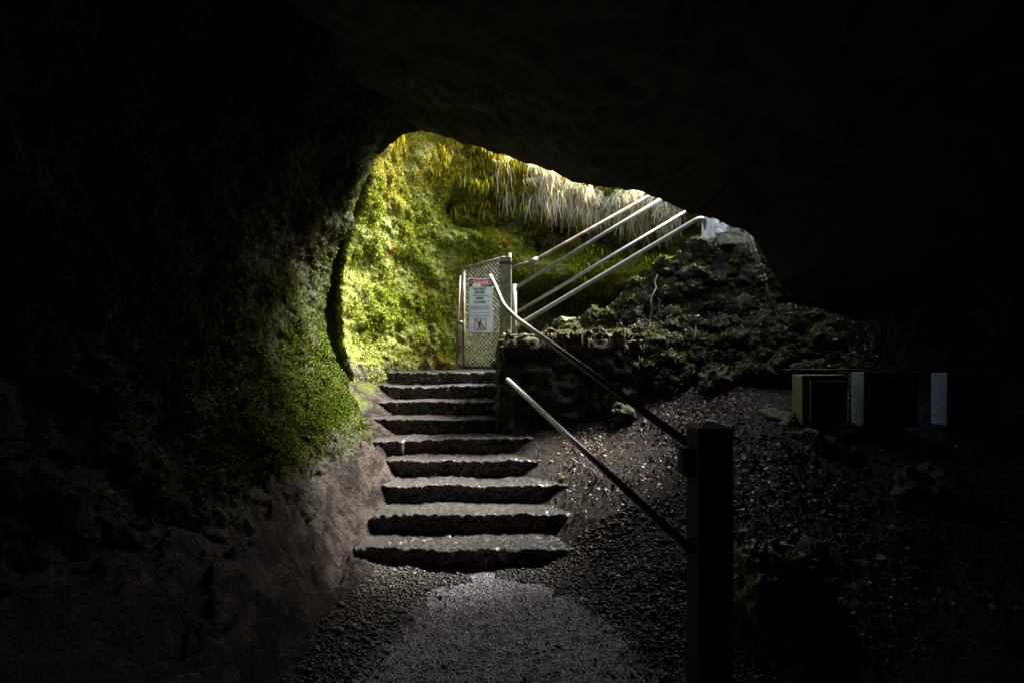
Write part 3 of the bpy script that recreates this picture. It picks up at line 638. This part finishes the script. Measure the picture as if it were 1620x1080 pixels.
# ------------------------------------------------------------------ gate
gt = empty('chain_link_gate', (-.35, 7.0, 1.47), 'rusty pipe framed chain link gate with sloping top at head of steps', 'gate')
DL, DR = 7.05, 6.95
bm = bmesh.new(); tube(bm, [P(733.5, 426, DL), P(733.5, 581, DL)], .022, 10); bm_obj('frame_post', bm, M['rust'], gt)
bm = bmesh.new(); tube(bm, [P(806, 401, DR), P(806, 520, DR), P(806, 581, DR)], .026, 10); bm_obj('frame_post', bm, M['whitepipe'], gt)
bm = bmesh.new(); tube(bm, [P(731.5, 425, DL), P(798, 407, DR), P(801, 409, DR)], .018, 10); bm_obj('top_bar', bm, M['whitepipe'], gt)
bm = bmesh.new(); tube(bm, [P(733, 580, DL), P(804, 580, DR)], .016, 10); bm_obj('bottom_bar', bm, M['darkmetal'], gt)
bm = bmesh.new(); tube(bm, [P(728, 436, DL+.05), P(725, 500, DL+.05), P(722, 582, DL+.05)], .014, 8); bm_obj('hinge_post', bm, M['rust'], gt)
bm = bmesh.new(); tube(bm, [P(720, 507, DL), P(727, 509, DL-.03), P(732, 510, DL-.03)], .016, 8); box(bm, P(731, 511, DL-.03), (.05, .03, .04), bev=.005); bm_obj('latch', bm, M['whitepipe'], gt)
bm = bmesh.new()             # chain link: two families of wires, woven
xl, xr, zb, zl, zr = P(735, 0, DL).x, P(804, 0, DR).x, P(0, 578, 7).z, P(0, 425, 7).z, P(0, 407, 7).z
def topz(x): return zl+(zr-zl)*(x-xl)/(xr-xl)
stp = .052
for fam in (1, -1):
    for c0_ in np.arange(-3, 4, stp):
        pts = []
        for s_ in np.arange(0, 1.8, stp/2):
            x = xl+c0_+fam*s_*.9; z = zb+s_
            if xl <= x <= xr and z <= topz(x): pts.append(Vector((x, 7.0+fam*.003*(1 if int(round(s_/stp*2)) % 2 else -1), z)))
        if len(pts) > 1: tube(bm, pts, .0029, 4, False)
bm_obj('chain_link', bm, M['wire'], gt)
bm = bmesh.new()
for s_ in np.arange(0, 1.0, .03):
    z = zb+s_; xa, xb = P(723.5, 0, DL+.05).x, P(731, 0, DL+.05).x
    tube(bm, [Vector((xa, DL+.05, z)), Vector((xb, DL+.05, z+.05))], .003, 4, False); tube(bm, [Vector((xb, DL+.056, z)), Vector((xa, DL+.056, z+.05))], .003, 4, False)
bm_obj('chain_link', bm, M['rust'], gt)

# ------------------------------------------------------------------ warning sign
SD = 6.90; a0 = P(741.5, 441, SD); a1 = P(779.5, 527, SD); sw = a1.x-a0.x; sh = a0.z-a1.z
sg = empty('warning_sign', ((a0.x+a1.x)/2, SD, a1.z), 'weathered white warning sign with red header hung on the gate', 'sign')
cx = (a0.x+a1.x)/2
def SP(u, v, k): return Vector((a0.x+u*sw, SD-.006-.0012*k, a0.z-v*sh))
def rect(name, u0, v0, u1, v1, k, m):
    bm = bmesh.new(); bm.faces.new([bm.verts.new(SP(*q, k)) for q in ((u0, v1), (u1, v1), (u1, v0), (u0, v0))]); return bm_obj(name, bm, m, sg)
bm = bmesh.new(); box(bm, (cx, SD, (a0.z+a1.z)/2), (sw, .010, sh), bev=.003); bm_obj('panel', bm, M['signwhite'], sg)
bm = bmesh.new()
for (u0, v0, u1, v1) in ((0.01,.005,.03,.995),(.97,.005,.99,.995),(.03,.005,.97,.012),(.03,.985,.97,.995)):
    bm.faces.new([bm.verts.new(SP(*q, 1)) for q in ((u0, v1), (u1, v1), (u1, v0), (u0, v0))])
bm_obj('border', bm, M['signgrey'], sg)
rect('header', .03, .012, .97, .145, 1.5, M['signblack'])
def ell(name, cu, cv, ru, rv, k, m, pts=40):
    bm = bmesh.new(); bm.faces.new([bm.verts.new(SP(cu+ru*math.cos(q), cv-rv*math.sin(q), k)) for q in np.linspace(0, 6.283, pts, False)]); return bm_obj(name, bm, m, sg)
ell('header_oval', .5, .075, .45, .062, 2, M['signlight']); ell('header_oval', .5, .075, .43, .054, 3, M['signred'])
def text(name, s_, cu, cv, hgt, k, m, width=None):
    cu_ = bpy.data.curves.new(name, 'FONT'); cu_.body = s_; cu_.align_x = 'CENTER'; cu_.align_y = 'CENTER'; cu_.size = hgt*sh*1.38; cu_.resolution_u = 2
    cu_.offset = .0012*hgt/.04
    o = bpy.data.objects.new(name, cu_); C.objects.link(o); bpy.context.view_layer.update()
    me = bpy.data.meshes.new_from_object(o); wd = o.dimensions.x; bpy.data.objects.remove(o)
    me.materials.append(m) if not me.materials else None
    o = link(name, me, sg); o.matrix_parent_inverse = Matrix.Translation(-Vector(sg.location)); o.location = SP(cu, cv, k); o.rotation_euler = (R(90), 0, 0)
    if width: o.scale = (width*sw/wd, 1, 1)
text('lettering', 'DANGER', .52, .078, .058, 4, M['signlight'], .62)
ell('worn_patch', .33, .125, .18, .045, 5, M['signlight'])
text('lettering', 'DO NOT', .47, .195, .045, 2, M['signblack'], .52)
text('lettering', 'ENTER', .47, .258, .045, 2, M['signblack'], .42)
rect('rule', .17, .305, .80, .314, 2, M['signblack'])
text('lettering', 'AREA', .47, .36, .045, 2, M['signblack'], .36)
text('lettering', 'CLOSED', .47, .433, .045, 2, M['signblack'], .50)
for j, (v, u0, u1) in enumerate(((.505,.08,.86),(.535,.08,.88),(.562,.05,.93),(.625,.05,.88),(.685,.08,.86))):
    bm = bmesh.new(); u = u0; rg = random.Random(j)
    while u < u1-.02:       # faded small print: too small to read in the photo
        wu = rg.uniform(.012, .03)
        bm.faces.new([bm.verts.new(SP(*q, 2)) for q in ((u, v+.008), (u+wu, v+.008), (u+wu, v-.006), (u, v-.006))]); u += wu+rg.choice((.009, .009, .03))
    bm_obj('small_print', bm, M['signgrey'], sg)
bm = bmesh.new()            # pictogram frame, walking figure, red slash
for (u0, v0, u1, v1) in ((.24,.735,.27,.945),(.71,.735,.74,.945),(.27,.735,.71,.748),(.27,.932,.71,.945)):
    bm.faces.new([bm.verts.new(SP(*q, 2)) for q in ((u0, v1), (u1, v1), (u1, v0), (u0, v0))])
bm_obj('pictogram_frame', bm, M['signgrey'], sg)
bm = bmesh.new()
for a, b_, w_ in (((.49,.79),(.45,.86),.05),((.45,.86),(.50,.93),.03),((.45,.86),(.38,.93),.03),((.48,.80),(.57,.85),.025),((.48,.80),(.40,.84),.022),((.585,.83),(.60,.93),.012),((.44,.79),(.41,.84),.05)):
    A = SP(*a, 3); B = SP(*b_, 3); dn = (B-A).normalized(); nn_ = Vector((-dn.z, 0, dn.x))*w_*sw*.5
    bm.faces.new([bm.verts.new(q) for q in (A+nn_, B+nn_, B-nn_, A-nn_)])
bm.faces.new([bm.verts.new(SP(.505+.035*math.cos(q), .772-.016*math.sin(q), 3)) for q in np.linspace(0, 6.283, 16, False)])
bm_obj('walker_figure', bm, M['signblack'], sg)
bm = bmesh.new(); A = SP(.28, .752, 4); B = SP(.70, .928, 4); dn = (B-A).normalized(); nn_ = Vector((-dn.z, 0, dn.x))*.02*sw
bm.faces.new([bm.verts.new(q) for q in (A+nn_, B+nn_, B-nn_, A-nn_)]); bm_obj('slash', bm, M['signred'], sg)
rect('sticker', .80, .33, .88, .345, 2, M['signblue']); rect('sticker', .80, .405, .87, .415, 2, M['signred'])

# ------------------------------------------------------------------ electric cabinets
def cabinet(px0, px1, top, bot, d, wd, m, label, door):
    x0 = P(px0, 0, d).x; zt = P(0, top, d).z; zb_ = P(0, bot, d).z; dep = .17
    o = empty('metal_cabinet', (x0+wd/2, d+dep/2, zb_), label, 'cabinet', 'cabinets standing in a row')
    bm = bmesh.new(); box(bm, (x0+wd/2, d+dep/2, (zt+zb_)/2), (wd, dep, zt-zb_), bev=.006); bm_obj('body', bm, m, o)
    bm = bmesh.new(); 
    if door: box(bm, (x0+.05+(wd-.05)/2, d-.018, (zt+zb_)/2-.015), (wd-.07, .036, zt-zb_-.07), bev=.006)
    else: box(bm, (x0+wd/2, d-.010, (zt+zb_)/2+.004), (wd+.02, .02, zt-zb_+.02), bev=.005)
    bm_obj('door', bm, m, o)
    bm = bmesh.new(); box(bm, (x0+wd-.05, d-.05, (zt+zb_)/2), (.02, .02, .07), bev=.004); bm_obj('latch', bm, M['darkmetal'], o)
    bm = bmesh.new(); box(bm, (x0+.06, d+.10, zb_-.15), (.04, .04, .30)); bm_obj('leg', bm, M['darkmetal'], o)
    bm = bmesh.new(); box(bm, (x0+wd-.06, d+.10, zb_-.15), (.04, .04, .30)); bm_obj('leg', bm, M['darkmetal'], o)
    return o
cabinet(1269, 0, 593, 671, 4.65, .40, M['cabinet_tan'], 'tan metal cabinet, leftmost of the three in a row', True)
cabinet(1366, 0, 589, 674, 4.65, .48, M['cabinet_green'], 'pale green metal cabinet, middle of the three in a row', False)
cabinet(1497, 0, 590, 673, 4.65, .46, M['cabinet_blue'], 'grey blue metal cabinet, rightmost of the three in a row', False)
bm = bmesh.new(); tube(bm, [P(1238, 585, 4.9), P(1440, 585, 4.9)], .010, 8)
fr = empty('support_rail', P(1238, 585, 4.9), 'thin dark horizontal bar behind the tops of the cabinets', 'rail'); bm_obj('bar', bm, M['darkmetal'], fr)
for px in (1345,):
    bm = bmesh.new(); tube(bm, [P(px, 585, 4.9), P(px, 700, 4.9)], .010, 8); bm_obj('upright', bm, M['darkmetal'], fr)

# ------------------------------------------------------------------ concrete blocks, conduit
def block(c, s_, rz, label, m):
    bm = bmesh.new(); box(bm, (0, 0, 0), s_, bev=.015); me = bpy.data.meshes.new('concrete_block')
    bmesh.ops.subdivide_edges(bm, edges=bm.edges[:], cuts=3, use_grid_fill=True)
    for v in bm.verts: v.co += Vector((random.uniform(-1, 1), random.uniform(-1, 1), random.uniform(-1, 1)))*.006
    bm.to_mesh(me); bm.free(); me.materials.append(m); o = link('concrete_block', me); o.location = c; o.rotation_euler = (0, 0, rz)
    tag(o, label, 'concrete block'); return o
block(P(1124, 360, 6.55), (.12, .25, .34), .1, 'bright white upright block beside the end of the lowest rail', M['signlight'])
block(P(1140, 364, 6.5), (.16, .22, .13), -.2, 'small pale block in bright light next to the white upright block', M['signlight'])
block(P(1153, 380, 6.4), (.27, .25, .15), .05, 'mossy concrete block forming the base of the stack', M['conc'])
block(P(1156, 367, 6.42), (.14, .22, .11), .1, 'small mossy block lying on top of the wide concrete block', M['conc'])
cd = empty('conduit_pipe', P(1218, 480, 5.8), 'thin grey conduit leaning down out of the roof at the right', 'pipe')
A, B = P(1176, 350, 5.6), P(1210, 444, 5.8); E_ = P(1232, 520, 5.85)
bm = bmesh.new(); tube(bm, [A, B], .024, 10); bm_obj('tube', bm, M['dullpipe'], cd)
bm = bmesh.new(); tube(bm, [B, E_], .011, 8); bm_obj('cable', bm, M['darkmetal'], cd)
for t_ in (.50, .74, .92, .985):
    q = A.lerp(B, t_); dn = (B-A).normalized(); bm = bmesh.new(); tube(bm, [q-dn*.012, q+dn*.012], .031, 10); bm_obj('collar', bm, M['dullpipe'], cd)

# ------------------------------------------------------------------ hanging fronds and roots
def frond_clump(name, count, length, spread, wid, m, rg):
    V = []; F = []
    for _ in range(count):
        L_ = length*rg.uniform(.35, 1.15); p = np.array([rg.uniform(-spread, spread), rg.uniform(-.08, .08), rg.uniform(-.03, .06)])
        dv_ = np.array([rg.normal()*.5, -abs(rg.normal())*.4, .1]); seg = 9; a = rg.uniform(0, 3.14); sd_ = np.array([math.cos(a), math.sin(a), 0]); w_ = wid*rg.uniform(.5, 1.3)
        b0 = len(V)
        for k in range(seg+1):
            t_ = k/seg; ww = w_*(1-t_)**.7*(1 if k % 2 else .55); V += [p-sd_*ww, p+sd_*ww]
            dv_ = dv_*.72+np.array([rg.normal()*.17, rg.normal()*.17, -.42]); p = p+dv_/np.linalg.norm(dv_)*L_/seg
        for k in range(seg): i = b0+2*k; F.append([i, i+1, i+3, i+2])
    return mesh_from(name, np.array(V), np.array(F), m, False)
FR = [frond_clump('hanging_frond', 26, .42, .10, .007, M['straw'], np.random.default_rng(200+k)) for k in range(6)]
FT = [frond_clump('hanging_frond', 16, .22, .12, .010, M['straw'], np.random.default_rng(210+k)) for k in range(4)]
RT = [frond_clump('hanging_root', 6, .55, .10, .005, M['rootm'], np.random.default_rng(220+k)) for k in range(4)]
MS = [frond_clump('moss_tuft', 60, .13, .12, .014, M['moss_bright'], np.random.default_rng(230+k)) for k in range(3)]
def wall_at(x, z):           # the point of the far wall front at given x,z
    d_ = (FW[..., 0]-x)**2+(FW[..., 2]-z)**2+np.where(FW[..., 1] < 6.4, 9, 0); i, j = np.unravel_index(np.argmin(d_), d_.shape); return FW[i, j]
rg = random.Random(5)
for i in range(58):          # along the overhanging edge
    px = 840+235*(i/57)+rg.uniform(-3, 3); base = np.interp(px, [840, 870, 900, 950, 1000, 1060], [300, 296, 300, 318, 322, 340])+rg.uniform(-20, 16)
    x = (px-810)/800*8.0; z = EYE+(560-base)/800*8.0; q = wall_at(x, z)
    o = link('hanging_frond', FR[i % 6]); o.location = (q[0], q[1]-.04, q[2]); o.rotation_euler = (0, 0, rg.uniform(-.6, .6)); sc = rg.uniform(.6, 1.25); o.scale = (sc, sc, sc)
    tag(o, 'pale dry fronds hanging from the overhang, '+('left of where the rails end' if px < 920 else 'just above the upper rails' if px < 1000 else 'behind the tops of the rails'), 'dry fern', 'dry fronds along the overhang')
for i in range(200):  # extra pale tufts added to build the white glare under the lip
    px = rg.uniform(835, 1075); base = np.interp(px, [700, 760, 810, 850, 900, 950, 1010, 1050, 1080], [217, 234, 247, 261, 284, 297, 304, 319, 332])+(rg.uniform(2, 34) if i % 2 else rg.uniform(-3, 14))
    q = wall_at((px-810)/800*7.9, EYE+(560-base)/800*7.9); o = link('glare_grass_tuft', FT[i % 4]); o.location = (q[0], q[1]-rg.uniform(.02, .22), q[2]+rg.uniform(-.02, .03)); o.rotation_euler = (rg.uniform(-.5, .5), rg.uniform(-.5, .5), rg.uniform(0, 6)); sc = rg.uniform(.6, 1.3); o.scale = (sc, sc, sc)
    tag(o, 'pale dry grass tuft added for the white glare, '+('left of the rails' if px < 960 else 'above the rails'), 'dry grass', 'pale grass tufts added for the glare')
big = [(797, 262, 1.5), (800, 300, 1.3), (868, 300, 1.5), (874, 310, 1.3), (855, 300, 1.1), (905, 320, 1.1)]
for i, (px, py, sc) in enumerate(big):
    q = wall_at((px-810)/800*7.9, EYE+(560-py)/800*7.9); o = link('hanging_frond', FR[i % 6]); o.location = (q[0], q[1]-.06, q[2]); o.scale = (sc*.8, sc, sc); o.rotation_euler = (0, 0, i)
    tag(o, 'long thick bunch of straw coloured fronds hanging lower than the rest', 'dry fern', 'long bunches of dry fronds')
for i in range(16):
    px = rg.choice((716, 725, 738, 745, 760, 790, 830, 850, 880, 940, 965, 1000, 1020)); py = np.interp(px, [700, 760, 1000], [235, 262, 350])+rg.uniform(-4, 30)
    q = wall_at((px-810)/800*7.9, EYE+(560-py)/800*7.9); o = link('hanging_root', RT[i % 4]); o.location = (q[0], q[1]-.05, q[2]); o.rotation_euler = (0, 0, rg.uniform(0, 6)); sc = rg.uniform(.5, 1.0); o.scale = (sc,)*3
    tag(o, 'thin brown roots dangling from the mossy overhang', 'roots', 'roots dangling from the overhang')
for i in range(110):
    if i < 60: px, py = rg.uniform(650, 860), rg.uniform(215, 330); 
    elif i < 85: px, py = rg.uniform(880, 1110), rg.uniform(370, 450)
    else: px, py = rg.uniform(800, 1000), rg.uniform(255, 320)
    q = wall_at((px-810)/800*7.8, EYE+(560-py)/800*7.8); o = link('moss_tuft', MS[i % 3]); o.location = (q[0], q[1]-.02, q[2]); o.rotation_euler = (0, 0, rg.uniform(0, 6)); sc = rg.uniform(.7, 1.5); o.scale = (sc,)*3
    tag(o, 'shaggy yellow green moss tuft on the far rock wall, '+('left of and above the gate' if px < 735 else 'above the gate' if px < 820 else 'behind the rails'), 'moss tuft', 'moss tufts on the far wall')

for i in range(14):
    x = _g.uniform(.15, 1.4); o = link('hanging_root', RT[i % 4]); o.location = (x, 5.46, 1.9); o.rotation_euler = (0, 0, _g.uniform(0, 6)); sc = _g.uniform(.25, .6); o.scale = (sc*1.3, sc, sc)
    tag(o, 'dead brown roots drooping over the front top edge of the black retaining wall', 'roots', 'roots drooping over the retaining wall')
for i in range(30):
    x = _g.uniform(-.08, 1.45); s_ = _g.uniform(.035, .08)
    rock(BM[i % 10], x, 5.55+_g.uniform(-.04, .12), 1.90+_g.uniform(-.02, .02), s_, 'small mossy stone on the top edge of the black retaining wall', 'stones along the top of the retaining wall')
# ferns and twigs
def fern_mesh(fr, length, m, rg):
    V = []; F = []
    for k in range(fr):
        a = 6.28*k/fr+rg.uniform(-.3, .3); p = np.zeros(3); el = rg.uniform(.6, 1.2); L_ = length*rg.uniform(.7, 1.1); seg = 11
        for j in range(seg):
            t_ = j/seg; e = el-t_*1.4; dv_ = np.array([math.cos(a)*math.cos(e), math.sin(a)*math.cos(e), math.sin(e)]); sd_ = np.array([-math.sin(a), math.cos(a), 0])
            w_ = L_*.28*math.sin(math.pi*min(1, t_*.9+.12))
            for s_ in (-1, 1):
                b0 = len(V); q = p+dv_*L_/seg*.9; tip = p+sd_*s_*w_+dv_*L_/seg*.8+np.array([0, 0, -.1*w_]); V += [p, q, tip+(q-p)*.25, tip]; F.append([b0, b0+1, b0+2, b0+3])
            p = p+dv_*L_/seg
    return mesh_from('fern', np.array(V), np.array(F), m, False)
def fern(me, q, sc, label, grp=None):
    o = link('fern', me); o.location = q; o.scale = (sc,)*3; o.rotation_euler = (0, 0, rg.uniform(0, 6)); return tag(o, label, 'fern', grp)
pf_ = fern_mesh(7, .16, M['palefern'], rg); gf = [fern_mesh(7, .12, M['fern'], rg) for _ in range(3)]
fern(pf_, P(896, 508, 6.3), 1., 'bright pale fern on the ledge just below the lowest rail')
for i, (px, py, d_) in enumerate([(892, 711, 4.7), (973, 770, 4.0), (932, 671, 5.0), (1290, 600, 5.45), (1112, 560, 5.6)]):
    q = P(px, py, d_); q.z = gz(q.x, q.y)+.01 if d_ < 5.3 else q.z
    fern(gf[i % 3], q, .45, ['tiny bright green seedling on the leaf slope right of the fifth step', 'tiny green seedling beside the middle of the bottom rail', 'small green weed at the foot of the retaining wall', 'small green weed on the rocks above the cabinets', 'small green weed in the middle of the rubble wall'][i])
for i in range(26):
    x = rg.uniform(1.0, 3.0); y = rg.uniform(6.2, 6.42); fern(gf[i % 3], (x, y, gz(x, y)+.02), rg.uniform(.5, .9), 'small green fern growing on the crest of the mound under the rails', 'small ferns on the mound')
def twig(pts, r, label, grp=None, m='twig'):
    bm = bmesh.new(); pts = [Vector(p) for p in pts]; n_ = len(pts); tube(bm, pts, [r*(1-.6*i/(n_-1)) for i in range(n_)], 6)
    o = bm_obj('twig', bm, M[m]); tag(o, label, 'twig', grp)
def wig(a, b_, k=7, am=.03):
    a, b_ = Vector(a), Vector(b_); return [a.lerp(b_, i/k)+Vector((rg.uniform(-am, am), rg.uniform(-am, am), rg.uniform(-am, am)))*(0 if i in (0, k) else 1) for i in range(k+1)]
twig(wig(P(1040, 435, 6.2), P(1026, 512, 6.0)), .012, 'thin bare stem hanging down the face of the mound')
twig(wig(P(1040, 470, 6.15), P(1045, 505, 6.0)), .007, 'short side shoot beside the hanging bare stem')
twig(wig(P(905, 725, 4.6), P(962, 760, 4.0)), .009, 'dark root lying behind the bottom rail on the leaf slope')
twig(wig(P(1003, 880, 3.3), P(1016, 905, 3.2), 3, .01), .009, 'grey stick lying on the soil left of the near post')
twig(wig(P(1250, 583, 5.0), P(1275, 568, 5.0), 5, .01), .006, 'thin pale curved twig standing above the tan cabinet')
twig(wig(P(1097, 540, 5.62), P(1101, 516, 5.68), 3, .005), .012, 'short pale stick leaning on the rubble wall')
for i in range(46):
    x = rg.uniform(.6, 3.3); y = rg.uniform(5.85, 6.35); z = gz(x, y); L_ = rg.uniform(.08, .3)
    twig(wig((x, y-.06, z+rg.uniform(.02, .10)), (x+L_*rg.uniform(-1, 1), y-.1, z-L_*rg.uniform(-.3, .9)), 6, .025), rg.uniform(.002, .0045), 'pale dead stem tangled over the mossy rubble, '+('left' if x < 1.5 else 'middle' if x < 2.4 else 'right')+' part of the mound', 'dead stems tangled over the rubble', m='rootm')
for i in range(70):
    x = rg.uniform(.6, 3.0); y = rg.uniform(3.0, 5.4); a = rg.uniform(0, 6.28); L_ = rg.uniform(.08, .28); x2, y2 = x+L_*math.cos(a), y+L_*math.sin(a)*.7
    if y2 > 5.4: continue
    twig([(x, y, gz(x, y)+.012), ((x+x2)/2, (y+y2)/2, gz((x+x2)/2, (y+y2)/2)+.02), (x2, y2, gz(x2, y2)+.012)], .0035, 'thin dead twig lying among the fallen leaves on the slope', 'twigs among the fallen leaves')
